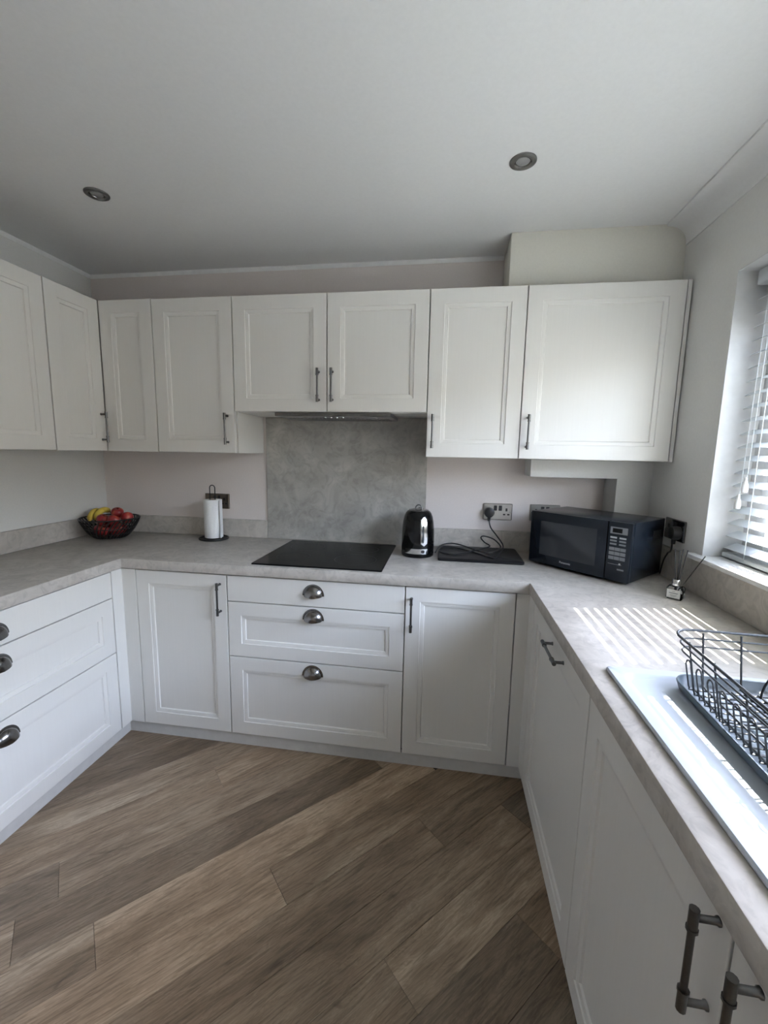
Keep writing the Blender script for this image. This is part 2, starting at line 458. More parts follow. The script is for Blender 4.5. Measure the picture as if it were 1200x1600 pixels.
# coving on the right wall
def cove(px, pz):
    n = 10; pr = [(XR, ZC), (XR - px, ZC), (XR - px, ZC - 0.007), (XR - px + 0.006, ZC - 0.010)]
    ax, az = px - 0.006 - 0.004, pz - 0.010 - 0.008
    for k in range(1, n):
        a = PI / 2 * k / n
        pr.append((XR - px + 0.006 + ax * (math.sin(a)), ZC - 0.010 - az * (1 - math.cos(a))))
    pr += [(XR - 0.004, ZC - pz + 0.008), (XR - 0.004, ZC - pz), (XR, ZC - pz)]
    return pr
pr = cove(0.085, 0.088)
cv = MB().loft([[(x, YF, z) for x, z in pr], [(x, -0.2351, z) for x, z in pr]]).build('trim_3', 'ceiling_paint', smooth=True)
struct(cv, 'white concave plaster coving above the window wall', 'coving')
def strip(name, pts, label):
    return struct(MB().loft(pts).build(name, 'trim_white'), label, 'ceiling trim')
b_ = 0.019
strip('trim_4', [[(0.0, 0, ZC), (0.0, -0.011, ZC), (0.0, -0.011, ZC - 0.006), (0.0, -0.002, ZC - b_), (0.0, 0, ZC - b_)], [(2.348, 0, ZC), (2.348, -0.011, ZC), (2.348, -0.011, ZC - 0.006), (2.348, -0.002, ZC - b_), (2.348, 0, ZC - b_)]], 'thin white bead along the ceiling over the hob wall')
strip('trim_5', [[(0, -0.012, ZC), (0.011, -0.012, ZC), (0.011, -0.012, ZC - 0.006), (0.002, -0.012, ZC - b_), (0, -0.012, ZC - b_)], [(0, YF, ZC), (0.011, YF, ZC), (0.011, YF, ZC - 0.006), (0.002, YF, ZC - b_), (0, YF, ZC - b_)]], 'thin white bead along the ceiling over the left wall')
# boxed-in pipework: over the cabinets, under them, and down the corner
bx = MB().box(2.35, XR, -0.235, 0, 2.16, ZC).build('wall_boxing', 'boxing_paint', bevel=0.003)
struct(bx, 'cream boxed-in section between cabinet tops and ceiling', 'boxing')
cb = cells([2.515, 2.920, XR], [ZW, 1.322, 1.408], lambda i, j: j == 1 or i == 1, -0.16, 0, 'y').build('wall_boxing', 'wall_paint', bevel=0.002)
struct(cb, 'pale boxing under the large wall cabinet and down the corner', 'boxing')

# window frame
wn_ = thing('window_1', (0, 0, 0), 'white framed casement window behind the slatted blind', 'window'); wn_['kind'] = 'structure'
fx0, fx1 = XR + 0.131, XR + 0.20
GX = XR + 0.165
panes = [(-1.14, -0.74), (-2.27, -1.28)]
fr = cells([WY0, -2.335, -1.205, -0.675, WY1], [WZ0 + 0.001, WZ0 + 0.07, WZ1 - 0.06, WZ1], lambda i, j: not (j == 1 and i in (1, 2)), fx0, fx1, 'x')
# split the outer frame opening with a mullion
fr = cells([WY0, -2.335, -1.235, -1.185, -0.675, WY1], [WZ0 + 0.001, WZ0 + 0.06, WZ1 - 0.06, WZ1], lambda i, j: not (j == 1 and i in (1, 3)), fx0, fx1, 'x')
fr.build('frame', 'upvc', wn_, bevel=0.004)
for (a, b_0, s0, s1) in ((-1.14, -0.74, -1.184, -0.676), (-2.27, -1.28, -2.334, -1.236)):
    sash = cells([s0, a, b_0, s1], [WZ0 + 0.062, WZ0 + 0.115, WZ1 - 0.115, WZ1 - 0.062], lambda i, j: not (i == 1 and j == 1), fx0 - 0.006, fx1 - 0.01, 'x').build('sash', 'upvc', wn_, bevel=0.004)
    MB().box(GX - 0.003, GX + 0.003, a - 0.008, b_0 + 0.008, WZ0 + 0.107, WZ1 - 0.107).build('pane', 'window_glass', sash)

# unshaded window added out of view on the same wall, as room fill
dr = thing('fill_window', (XR + 0.165, (GY0 + GY1) / 2, 0), 'small white framed fill-light window added out of view along the window wall', 'window'); dr['kind'] = 'structure'
hw = (GY1 - GY0) / 2
cells([-hw, -hw + 0.06, hw - 0.06, hw], [WZ0, WZ0 + 0.06, WZ1 - 0.06, WZ1], lambda i, j: not (i == 1 and j == 1), -0.03, 0.03, 'x').build('frame', 'upvc', dr, bevel=0.003)
MB().box(-0.003, 0.003, -hw + 0.052, hw - 0.052, WZ0 + 0.052, WZ1 - 0.052).build('pane', 'window_glass', dr)
# outside: paving, with unseen fences and eaves added to shape the daylight
struct(MB().box(-20, 60, -50, 50, -0.3, -0.2).build('ground', 'outside_paving'), 'pale paving outside the window', 'ground')
simple('blocker_wood', (0.30, 0.24, 0.18), 0.9, noise=(12, 0.2, 0.3))
gf = thing('sky_blocker_fence', (8.6, -1.2, -0.2), 'tall brown fence added out of view to block low sky outside the window', 'fence')  # unseen, added to keep low sky light off the upper cabinets
fb0 = MB().box(0, 0.03, -0.30, 0.29, 0.0, 3.2).build('blocker_board', 'blocker_wood', gf, bevel=0.004, seg=1); fb0.location = (0, -12, 0)
for k in range(1, 40): copy_obj(fb0, gf, (0.012 * (k % 2), -12 + 0.6 * k, 0))
gs = thing('sky_blocker_fence', (3.4, -7.0, -0.2), 'side run of added brown fence, out of view, blocking oblique low sky', 'fence', -PI / 2)  # added return, stops oblique low sky reaching the largest wall cabinet
for k in range(8): copy_obj(fb0, gs, (0.012 * (k % 2), 0.3 + 0.6 * k, 0))
gf['kind'] = 'structure'; gs['kind'] = 'structure'
ev = MB().box(XR + 0.28, 3.578, -5.0, 0.6, 2.30, 2.42).build('sun_cutoff_eaves', 'upvc')  # unseen overhang, added so its edge ends the sun stripes
struct(ev, 'white eaves soffit added out of view above the window to cut off sun', 'eaves')

# ------------------------------------------------------------------ cabinets
def door_mesh(x0, x1, z0, z1, fr=0.063, t=0.02, panel=True):
    """front faces -y, front plane y=0, back y=t"""
    mb = MB()
    def lp(d, y): return [(x0 + d, y, z0 + d), (x1 - d, y, z0 + d), (x1 - d, y, z1 - d), (x0 + d, y, z1 - d)]
    loops = [lp(0, t), lp(0, 0.002), lp(0.0006, 0.0006), lp(0.002, 0.0)]
    if panel:
        loops += [lp(fr, 0.0), lp(fr + 0.0016, 0.0040), lp(fr + 0.009, 0.0046), lp(fr + 0.0175, 0.0060), lp(fr + 0.0200, 0.0115)]
    mb.loft(loops, True, True)
    return mb
def bar_handle(parent, x, y, z, vertical=True, L=0.155, horizontal_x=False):
    """bar centre x,z; door front at y; projects to -y"""
    h = L / 2; off = 0.030
    def pt(a, d): return (x, y - d, z + a) if vertical else (x + a, y - d, z)
    rod = MB()
    rod.tube([pt(-h, off), pt(-h + 0.028, off)], 0.0062, 10)
    rod.tube([pt(h, off), pt(h - 0.028, off)], 0.0062, 10)
    rod.tube([pt(-h + 0.02, off), pt(h - 0.02, off)], 0.0046, 10)
    for s in (-1, 1):
        c = s * (h - 0.030)
        rod.tube([pt(c - 0.002, off), pt(c + 0.002, off)], 0.0074, 10)
        c = s * (h - 0.013)
        rod.tube([pt(c, off), pt(c, 0.004), pt(c, 0.002), pt(c, -0.0005)], [0.0046, 0.0046, 0.0062, 0.0062], 10)
    o = rod.build('handle', 'steel', parent, smooth=True); o['label'] = 'slim brushed steel bar handle'
    return o
def cup_handle(parent, x, y, z):
    """z = bottom of the cup; door front at y"""
    a, h, d = 0.043, 0.046, 0.026
    nu, nv = 20, 10
    outer = [[(x + a * math.cos(PI * i / nu) * math.cos(PI / 2 * k / nv), y - 0.002 - d * math.sin(PI / 2 * k / nv), z + h * math.sin(PI * i / nu) * (0.25 + 0.75 * math.cos(PI / 2 * k / nv)) - (0.006 * k / nv)) for i in range(nu + 1)] for k in range(nv + 1)]
    s = 0.93
    inner = [[(x + (px - x) * s, y + (py - y) * 0.9, z + (pz - z) * s - 0.0006) for px, py, pz in l] for l in outer]
    mb = MB()
    mb.loft(outer, False, False, closed=False)
    mb.loft(inner, False, False, closed=False)
    for k in range(nv):
        for e in (0, nu):
            mb.add([outer[k][e], outer[k + 1][e], inner[k + 1][e], inner[k][e]], [(0, 1, 2, 3)])
    mb.add(outer[nv] + inner[nv][::-1], [tuple(range(2 * (nu + 1)))])
    cup = mb.build('cup_handle', 'dark_nickel', parent, smooth=True); cup['label'] = 'polished dark nickel cup handle'
    fl_ = MB(); lo = []
    for (ra, rh, yy) in ((a - 0.002, h - 0.002, y + 0.0005), (a + 0.007, h + 0.007, y + 0.0005), (a + 0.007, h + 0.007, y - 0.0022), (a - 0.002, h - 0.002, y - 0.0032)):
        lo.append([(x + ra * math.cos(PI * i / nu), yy, z + rh * math.sin(PI * i / nu)) for i in range(nu + 1)])
    lo.append(lo[0])
    fl_.loft(lo, False, False, closed=False)
    for e in (0, nu): fl_.add([lo[q][e] for q in range(4)], [(0, 1, 2, 3)])
    fl_.build('back_flange', 'dark_nickel', parent, smooth=True)
    return cup
def cabinet(name, loc, rz, w, depth, z0, z1, fronts, label, cat='cabinet', body_x=None, ztop=None):
    """loc = (x,y) of the left front corner at the door plane; fronts: (kind,x0,x1,z0,z1,panel,handle)"""
    t = thing(name, (loc[0], loc[1], z0), label, cat, rz)
    bx0, bx1 = body_x or (0.0005, w - 0.0005)
    MB().box(bx0, bx1, 0.034, depth, 0.0005, (ztop or z1) - z0 - 0.0005).build('body', 'cabinet_paint', t, bevel=0.001, seg=1)
    for f in fronts:
        kind, x0, x1, a, b, panel, hd = f
        g = 0.0023
        d = door_mesh(x0 + g, x1 - g, a - z0 + g, b - z0 - g, panel=panel).build(kind, 'cabinet_paint', t)
        if hd:
            if hd[0] == 'bar': bar_handle(d, hd[1], 0, hd[2] - z0)
            elif hd[0] == 'hbar': bar_handle(d, hd[1], 0, hd[2] - z0, vertical=False)
            elif hd[0] == 'cup': cup_handle(d, hd[1], 0, hd[2] - z0)
    return t
def zlist(x0, w): return x0, x0 + w

# base run under the hob
DB = 0.575
cabinet('base_cabinet', (0.6571, YD), 0, 1.1202 - 0.6571, DB, ZP, ZDT,
        [('door', 0, 0.4631, ZP, ZDT, True, ('bar', 1.087 - 0.6571, 0.747))], 'narrow white base cabinet left of the hob drawers')
wd = 1.9456 - 1.1202
cabinet('drawer_unit', (1.1202, YD), 0, wd, DB, ZP, ZDT,
        [('drawer', 0, wd, 0.7328, ZDT, False, ('cup', 1.534 - 1.1202, 0.787)),
         ('drawer', 0, wd, 0.4638, 0.7328, True, ('cup', 1.533 - 1.1202, 0.673)),
         ('drawer', 0, wd, ZP, 0.4638, True, ('cup', 1.529 - 1.1202, 0.402))], 'white three-drawer unit with cup handles under the black hob', 'drawers')
cabinet('base_cabinet', (1.9456, YD), 0, 2.4101 - 1.9456, DB, ZP, ZDT,
        [('door', 0, 0.4645, ZP, ZDT, True, ('bar', 1.9745 - 1.9456, 0.741))], 'white base cabinet right of the hob drawers, below the kettle')
# corner posts
def post(name, loc, pts, label):
    o = MB().loft([[(x, y, 0) for x, y in pts], [(x, y, ZDT - ZP - 0.0005) for x, y in pts]]).build(name, 'cabinet_paint', bevel=0.0012, seg=1)
    o.location = (0, 0, ZP + 0.0005)
    return tag(o, label, 'corner post')
post('corner_post', None, [(XLD - 0.02, YD + 0.0205), (XLD - 0.02, YD - 0.062), (XLD, YD - 0.062), (XLD, YD), (0.656, YD), (0.656, YD + 0.0205)], 'white corner post where left drawers meet the hob run')
post('corner_post', None, [(2.4115, YD + 0.0205), (2.4115, YD), (XRD, YD), (XRD, YD - 0.086), (XRD + 0.02, YD - 0.086), (XRD + 0.02, YD + 0.0205)], 'white corner post where the hob run meets the sink run')
# left run
LW = 1.04
cabinet('drawer_unit', (XLD, -0.6605 - LW), PI / 2, LW, 0.56, ZP, ZDT,
        [('drawer', 0, LW, 0.7328, ZDT, False, ('cup', LW / 2, 0.770)),
         ('drawer', 0, LW, 0.4638, 0.7328, True, ('cup', LW / 2, 0.656)),
         ('drawer', 0, LW, ZP, 0.4638, True, ('cup', LW / 2, 0.384))], 'wide white three-drawer unit along the left wall', 'drawers')
# right run
cabinet('base_cabinet', (XRD, -0.684), -PI / 2, 1.336 - 0.684, 0.58, ZP, ZDT,
        [('door', 0, 0.652, ZP, ZDT, True, ('hbar', 1.045 - 0.684, 0.823))], 'white fronted unit with horizontal bar handle, nearest the corner of the sink run', 'cabinet')
SW = 1.032
cabinet('sink_cabinet', (XRD, -1.336), -PI / 2, SW, 0.58, ZP, ZDT,
        [('door', 0, 0.516, ZP, ZDT, True, ('bar', 1.828 - 1.336, 0.783)),
         ('door', 0.516, SW, ZP, ZDT, True, ('bar', 1.900 - 1.336, 0.783))], 'white double-door cabinet under the white sink', 'cabinet', ztop=0.70)
# plinths
def plinth(x0, x1, y0, y1, label):
    tag(MB().box(x0, x1, y0, y1, 0.0005, ZP - 0.006).build('plinth', 'plinth_paint', bevel=0.001, seg=1), label, 'plinth')
plinth(0.5615, 2.489, -0.580, -0.562, 'white plinth along the floor under the hob run')
plinth(0.546, 0.5615, -1.72, -0.562, 'white plinth along the floor under the left drawers')
plinth(2.489, 2.505, -2.40, -0.562, 'pale plinth along the floor under the sink run')

# wall units
DU = 0.32
u1, u2, u3, u4, u5, u6, u7 = 0.6234, 1.048, 1.5212, 2.0002, 2.4229, 3.0569, 3.0745
ZB, ZT, ZH = 1.4093, 2.1583, 1.6141
XU = 0.3304
# L-shaped corner unit with two doors
cu = thing('corner_wall_cabinet', (0, 0, ZB), 'white L-shaped corner wall cabinet with two narrow doors over the fruit bowl', 'cabinet')
H_ = ZT - ZB
fp = [(0.002, -0.002), (0.002, -0.631), (XU - 0.034, -0.631), (XU - 0.034, YU + 0.034), (u1 - 0.0005, YU + 0.034), (u1 - 0.0005, -0.002)]
MB().loft([[(x, y, 0) for x, y in fp], [(x, y, H_) for x, y in fp]]).build('body', 'cabinet_paint', cu)
d = door_mesh(XU + 0.0023, u1 - 0.0023, 0.0, H_).build('door', 'cabinet_paint', cu); d.location = (0, YU, 0)
d = door_mesh(0.0023, 0.2962 - 0.0023, 0.0, H_).build('door', 'cabinet_paint', cu)
d.location = (XU, -0.6317, 0); d.rotation_euler = (0, 0, PI / 2)
bar_handle(d, 0.2962 - 0.030, 0, 0.122)
# left wall unit
cabinet('wall_cabinet', (XU, -0.6325 - 0.475), PI / 2, 0.475, 0.328, ZB, ZT, [('door', 0, 0.475, ZB, ZT, True, ('bar', 0.03, 1.53))], 'white wall cabinet at the left edge, hung on the left wall')
cabinet('wall_cabinet', (u1, YU), 0, u2 - u1, 0.333, ZB, ZT, [('door', 0, u2 - u1, ZB, ZT, True, ('bar', 1.0095 - u1, 1.529))], 'white wall cabinet over the paper roll, beside the extractor cabinet')
cabinet('extractor_cabinet', (u2, YU), 0, u4 - u2, 0.333, ZH, ZT,
        [('door', 0, u3 - u2, ZH, ZT, True, ('bar', 1.482 - u2, 1.737)), ('door', u3 - u2, u4 - u2, ZH, ZT, True, ('bar', 1.549 - u2, 1.737))],
        'short white two-door wall cabinet above the hob', body_x=(0.001, u4 - u2 - 0.001))
cabinet('wall_cabinet', (u4, YU), 0, u5 - u4, 0.333, ZB, ZT, [('door', 0, u5 - u4, ZB, ZT, True, ('bar', 2.029 - u4, 1.529))], 'white wall cabinet over the kettle')
cabinet('wall_cabinet', (u5, YU), 0, u6 - u5, 0.333, ZB, ZT, [('door', 0, u6 - u5, ZB, ZT, True, ('bar', 2.455 - u5, 1.530))], 'largest white wall cabinet, over the microwave')
tag(MB().box(u6 + 0.002, u7, YU + 0.004, -0.02, ZB, ZT).build('filler_panel', 'cabinet_paint', bevel=0.001, seg=1), 'narrow white filler strip between largest wall cabinet and window wall', 'panel')

# ------------------------------------------------------------------ worktop, upstands, splashback
xs = [0.002, 0.5954, 2.4585, 2.530, 2.955, XR - 0.002]
ys = [-2.45, -2.285, -1.325, -0.608, -0.002]
def wt(i, j):
    if j == 3: return True
    if i == 0: return j in (2, 1)
    if i == 1: return False
    return not (i == 3 and j == 1)
ys = [-2.45, -2.285, -1.325, -0.608, -0.002]
wk = cells(xs, ys, wt, ZW2, ZW, 'z').build('worktop', 'worktop_concrete', bevel=0.0025, seg=2)
tag(wk, 'continuous grey concrete-effect worktop running round three walls', 'worktop')
def upstand(x0, x1, y0, y1, label, z1=1.0165):
    tag(MB().box(x0, x1, y0, y1, ZW + 0.0005, z1).build('upstand', 'worktop_concrete', bevel=0.0015, seg=1), label, 'upstand')
upstand(0.002, 0.018, -2.28, -0.0185, 'grey upstand along the left wall behind the fruit bowl')
upstand(0.002, 1.066, -0.018, -0.001, 'grey upstand on the hob wall left of the splashback')
upstand(1.9955, 2.9185, -0.018, -0.001, 'grey upstand on the hob wall behind the kettle and board')
upstand(XR - 0.0145, XR - 0.001, -2.42, -0.1605, 'grey upstand below the window sill', WZ0 - 0.001)
tag(MB().box(1.0668, 1.9946, -0.011, -0.001, ZW + 0.0005, 1.6135).build('splashback', 'splash_concrete', bevel=0.0012, seg=1), 'mottled grey splashback panel between hob and extractor', 'splashback')

# ------------------------------------------------------------------ extractor hood
hd = thing('extractor_hood', (1.54, -0.17, 1.596), 'dark grey built-in extractor hood under the short cabinet', 'extractor hood')
MB().box(-0.29, 0.29, -0.145, 0.14, 0.0, 0.0175).build('body', 'filter_metal', hd, bevel=0.003)
MB().box(-0.288, 0.288, -0.15, -0.1452, 0.001, 0.0172).build('front_strip', 'dark_nickel', hd)
for i in range(4):
    MB().lathe([(0.0001, -0.004), (0.006, -0.004), (0.007, -0.0), (0.007, 0.002)], 12, (-0.045 + i * 0.03, -0.10, 0)).build('button', 'chrome', hd, smooth=True)
for s in (-1, 1):
    MB().lathe([(0.0001, -0.003), (0.018, -0.0035), (0.026, -0.002), (0.027, 0.002)], 20, (s * 0.19, -0.09, 0)).build('lamp', 'lamp_lens', hd, smooth=True)
gm = MB()
for i in range(26): gm.box(-0.25 + i * 0.02, -0.25 + i * 0.02 + 0.012, -0.05, 0.11, -0.003, 0.001)
g_ = gm.build('filter_grille', 'filter_metal', hd)

# ------------------------------------------------------------------ hob
hb = thing('induction_hob', (1.536, -0.315, ZW), 'black glass induction hob set in the worktop', 'hob')
MB().loft([rrect(0.606, 0.53, 0.006, 0.0004), rrect(0.606, 0.53, 0.006, 0.004), rrect(0.602, 0.526, 0.006, 0.006)]).build('glass_plate', 'black_glass', hb)
simple('hob_print', (0.05, 0.05, 0.052), 0.3)
for (cx, cy, r) in ((-0.16, 0.12, 0.09), (-0.16, -0.1, 0.08), (0.15, 0.12, 0.075), (0.15, -0.1, 0.10)):
    zm = MB().loft([[(cx + q * math.cos(2 * PI * i / 40), cy + q * math.sin(2 * PI * i / 40), 0.00625) for i in range(40)] for q in (r, r + 0.0012)], False, False).build('zone_mark', 'hob_print', hb)

# ------------------------------------------------------------------ sockets and plugs
def socket_plate(loc, rz, plate, insert, label):
    t = thing('wall_socket', loc, label, 'socket', rz)
    MB().loft([[(x, 0.0, z) for x, z, _ in rrect(0.153, 0.089, 0.003, 0)], [(x, -0.006, z) for x, z, _ in rrect(0.153, 0.089, 0.003, 0)], [(x, -0.0085, z) for x, z, _ in rrect(0.147, 0.083, 0.003, 0)]]).build('plate', plate, t)
    for s in (-1, 1):
        MB().box(s * 0.013 - 0.0085, s * 0.013 + 0.0085, -0.0115, -0.008, 0.006, 0.034).build('rocker_switch', insert, t, bevel=0.0015, seg=1)
        cx = s * 0.046
        MB().box(cx - 0.005, cx + 0.005, -0.0092, -0.008, 0.004, 0.020).build('pin_hole', 'black_plastic', t)
        for q in (-1, 1):
            MB().box(cx + q * 0.011 - 0.006, cx + q * 0.011 + 0.006, -0.0092, -0.008, -0.018, -0.010).build('pin_hole', 'black_plastic', t)
        MB().lathe([(0.0001, -0.001), (0.0028, -0.001), (0.003, 0.0006)], 10, (0, 0, 0)).build('screw', 'chrome', t, matrix=Matrix.Translation((s * 0.0675, -0.009, 0)) @ Matrix.Rotation(-PI / 2, 4, 'X'))
    return t
socket_plate((0.7485, -0.0005, 1.121), 0, 'bronze_plate', 'black_plastic', 'dark bronze double socket behind the paper roll')
socket_plate((2.386, -0.0005, 1.120), 0, 'satin_nickel', 'black_plastic', 'satin metal double socket above the black board')
socket_plate((2.632, -0.0005, 1.122), 0, 'satin_nickel', 'black_plastic', 'metal socket half hidden behind the microwave')
socket_plate((XR - 0.0005, -0.412, 1.125), -PI / 2, 'dark_nickel', 'black_plastic', 'dark metal socket on the window wall right of the microwave')
def plug(parent, loc, rz=0):
    mb = MB()
    sec = []
    for (sc, y) in ((0.6, -0.034), (0.9, -0.031), (1.0, -0.024), (1.0, -0.004), (0.96, 0.0)):
        sec.append([(0.027 * sc * math.cos(2 * PI * i / 24), y, (0.026 if math.sin(2 * PI * i / 24) > 0 else 0.030) * sc * math.sin(2 * PI * i / 24)) for i in range(24)])
    mb.loft(sec)
    mb.lathe([(0.0075, -0.048), (0.009, -0.026), (0.010, -0.015)], 14, (0, -0.018, 0))
    o = mb.build('plug', 'black_plastic', parent, smooth=True)
    o.location = loc; o.rotation_euler = (0, 0, rz)
    return o
ld = thing('kettle_lead', (2.34, -0.0105, 1.118), 'black kettle lead looping over the black board, plugged into the wall', 'power lead')
plug(ld, (0, 0, 0))
cord = [(2.061, -0.232, 0.9285), (2.087, -0.086, 0.934), (2.144, -0.034, 0.938), (2.207, -0.081, 0.938), (2.268, -0.178, 0.938), (2.336, -0.215, 0.937), (2.387, -0.14, 0.940), (2.395, -0.12, 0.956), (2.362, -0.1, 0.985), (2.314, -0.09, 0.997), (2.297, -0.09, 0.988), (2.314, -0.11, 0.969), (2.34, -0.13, 0.951), (2.263, -0.176, 0.9375), (2.213, -0.218, 0.932), (2.154, -0.257, 0.9295), (2.101, -0.238, 0.9295), (2.08, -0.182, 0.9295), (2.094, -0.1, 0.9295), (2.169, -0.106, 0.9295), (2.251, -0.183, 0.9295), (2.304, -0.247, 0.9295), (2.35, -0.292, 0.9295), (2.396, -0.17, 0.937), (2.407, -0.13, 0.962), (2.379, -0.08, 1.001), (2.349, -0.05, 1.039), (2.34, -0.032, 1.078)]
MB().tube([p - Vector((2.34, -0.0105, 1.118)) for p in smooth_path(cord, 6)], 0.0034, 8).build('cord', 'black_plastic', ld, smooth=True)
ml = thing('microwave_lead', (XR - 0.0105, -0.458, 1.120), 'black plug and lead in the socket on the window wall', 'power lead')
plug(ml, (0, 0, 0), -PI / 2)
mc = smooth_path([(-0.022, 0.0, -0.046), (-0.02, 0.004, -0.068), (-0.012, 0.028, -0.088), (-0.007, 0.055, -0.10), (-0.0055, 0.085, -0.14), (-0.0055, 0.10, -0.19), (-0.0055, 0.105, -0.205)], 8)
MB().tube(mc, 0.0034, 8).build('cord', 'black_plastic', ml, smooth=True)

# ------------------------------------------------------------------ kettle
kt = thing('kettle', (1.970, -0.225, ZW), 'glossy black electric kettle with chrome water gauge beside the hob', 'kettle')
KP = [(0.0, 0.078), (0.004, 0.082), (0.018, 0.083), (0.020, 0.0815), (0.05, 0.0825), (0.10, 0.0825), (0.14, 0.081), (0.175, 0.0775), (0.20, 0.072), (0.218, 0.0645), (0.228, 0.056), (0.231, 0.050)]
def kr(z):
    for (z0, r0), (z1, r1) in zip(KP, KP[1:]):
        if z0 <= z <= z1: return r0 + (r1 - r0) * (z - z0) / (z1 - z0)
    return KP[-1][1]
MB().lathe([(r, z + 0.0005) for z, r in KP], 48).build('body', 'black_gloss', kt, smooth=True)
MB().lathe([(0.0505, 0.2312), (0.049, 0.2345), (0.035, 0.238), (0.0001, 0.239)], 40).build('lid', 'dark_nickel', kt, smooth=True)
ring = [(0.016 * math.cos(a), 0.0, 0.240 + 0.019 * math.sin(a)) for a in [PI * k / 14 for k in range(15)]]
MB().tube(ring, 0.0032, 8).build('lid_ring', 'steel', kt, smooth=True)
def kpatch(name, a0, a1, z0, z1, off, m, parent, rnd=0.0, n=14, nz=12):
    loops = []
    for k in range(nz + 1):
        z = z0 + (z1 - z0) * k / nz
        e = 1.0
        if rnd:
            dd = min(z - z0, z1 - z)
            if dd < rnd: e = math.sqrt(max(0.0, 1 - (1 - dd / rnd) ** 2)) * 0.9 + 0.1
        am, ah = (a0 + a1) / 2, (a1 - a0) / 2 * e
        loops.append([((kr(z) + off) * math.cos(am - ah + 2 * ah * i / n), (kr(z) + off) * math.sin(am - ah + 2 * ah * i / n), z + 0.0005) for i in range(n + 1)])
    inner = [[(x * 0.985, y * 0.985, z) for x, y, z in l] for l in loops]
    mb = MB().loft(loops, False, False, closed=False)
    bd = [l[0] for l in loops] + loops[-1][1:] + [l[-1] for l in loops[-2::-1]] + loops[0][-2:0:-1]
    bi = [l[0] for l in inner] + inner[-1][1:] + [l[-1] for l in inner[-2::-1]] + inner[0][-2:0:-1]
    mb.loft([bi, bd], False, False)
    return mb.build(name, m, parent, smooth=True)
A0 = -PI / 2 + math.radians(4)
g1 = kpatch('water_gauge', A0 + math.radians(9), A0 + math.radians(34), 0.062, 0.205, 0.0018, 'chrome', kt, 0.02)
simple('gauge_window', (0.05, 0.055, 0.06), 0.1)
kpatch('gauge_window', A0 + math.radians(14), A0 + math.radians(21), 0.075, 0.165, 0.0026, 'gauge_window', g1, 0.008)
b1 = kpatch('base_band', A0 - math.radians(48), A0 + math.radians(36), 0.021, 0.047, 0.0012, 'chrome', kt)
kpatch('switch', A0 + math.radians(12), A0 + math.radians(24), 0.026, 0.042, 0.003, 'black_plastic', b1, 0.004)
hp = smooth_path([(0.0, 0.055, 0.222), (0.0, 0.085, 0.225), (0.0, 0.118, 0.20), (0.0, 0.122, 0.14), (0.0, 0.112, 0.075), (0.0, 0.080, 0.05)], 6)
MB().tube(hp, 0.011, 10).build('handle', 'black_gloss', kt, smooth=True)

# ------------------------------------------------------------------ black board
bd_ = MB().loft([rrect(0.408, 0.295, 0.012, 0.0005), rrect(0.41, 0.297, 0.013, 0.003), rrect(0.41, 0.297, 0.013, 0.012), rrect(0.402, 0.289, 0.011, 0.015)]).build('worktop_board', 'black_board', smooth=True)
bd_.location = (2.281, -0.178, ZW)
tag(bd_, 'flat black board lying between kettle and microwave', 'board')

# ------------------------------------------------------------------ microwave
MW = math.atan2(-0.323, 0.324)
mw = thing('microwave', (2.513, -0.262, ZW), 'black microwave oven set diagonally in the corner', 'microwave', MW)
W_, D_, H0, H1 = 0.4575, 0.312, 0.012, 0.257
MB().box(0.0, W_, 0.022, D_, H0, H1).build('casing', 'microwave_black', mw, bevel=0.004)
dw = 0.362
door = MB().box(0.0, dw - 0.001, 0.0, 0.0215, H0, H1).build('door', 'microwave_black', mw, bevel=0.004)
MB().loft([[(x, y, z) for x, z in ((0.055, 0.056), (0.320, 0.056), (0.320, 0.215), (0.055, 0.215))] for y in (0.001, -0.0007)]).build('door_window', 'microwave_glass', door)
cp = MB().box(dw + 0.001, W_, 0.0, 0.0215, H0, H1).build('control_panel', 'microwave_black', mw, bevel=0.004)
def mbox(name, x0, x1, z0, z1, m, par, d=0.0012): return MB().box(x0, x1, -d, 0.001, z0, z1).build(name, m, par)
disp = mbox('display_surround', 0.373, 0.440, 0.208, 0.236, 'button_grey', cp)
mbox('display', 0.382, 0.420, 0.213, 0.231, 'black_glass', disp, 0.0016)
for r in range(3):
    for c in range(2):
        mbox('button', 0.375 + c * 0.036, 0.401 + c * 0.036, 0.189 - r * 0.0135, 0.196 - r * 0.0135, 'print_grey' if r == 0 else 'button_grey', cp)
for (z0, z1) in ((0.139, 0.152), (0.120, 0.134), (0.101, 0.115)):
    for c in range(3): mbox('button', 0.374 + c * 0.0222, 0.374 + c * 0.0222 + 0.0205, z0, z1, 'button_grey', cp)
mbox('panel_line', 0.374, 0.428, 0.0815, 0.083, 'button_grey', cp)
MB().lathe([(0.0001, -0.0022), (0.0035, -0.002), (0.004, 0.001)], 12).build('start_mark', 'print_grey', cp, matrix=Matrix.Translation((0.42, 0, 0.086)) @ Matrix.Rotation(-PI / 2, 4, 'X'))
mbox('button', 0.412, 0.438, 0.060, 0.066, 'button_grey', cp)
for (fx, fy) in ((0.04, 0.05), (W_ - 0.04, 0.05), (0.04, D_ - 0.04), (W_ - 0.04, D_ - 0.04)):
    MB().lathe([(0.011, 0.0004), (0.012, 0.0125)], 14, (fx, fy, 0)).build('foot', 'black_plastic', mw)
cu_ = bpy.data.curves.new('maker_name', 'FONT'); cu_.body = 'Panasonic'; cu_.size = 0.0135; cu_.extrude = 0.0003; cu_.align_x = 'CENTER'
to = bpy.data.objects.new('maker_name_curve', cu_); COL.objects.link(to)
bpy.context.view_layer.update()
me = bpy.data.meshes.new_from_object(to.evaluated_get(bpy.context.evaluated_depsgraph_get()))
bpy.data.objects.remove(to, do_unlink=True)
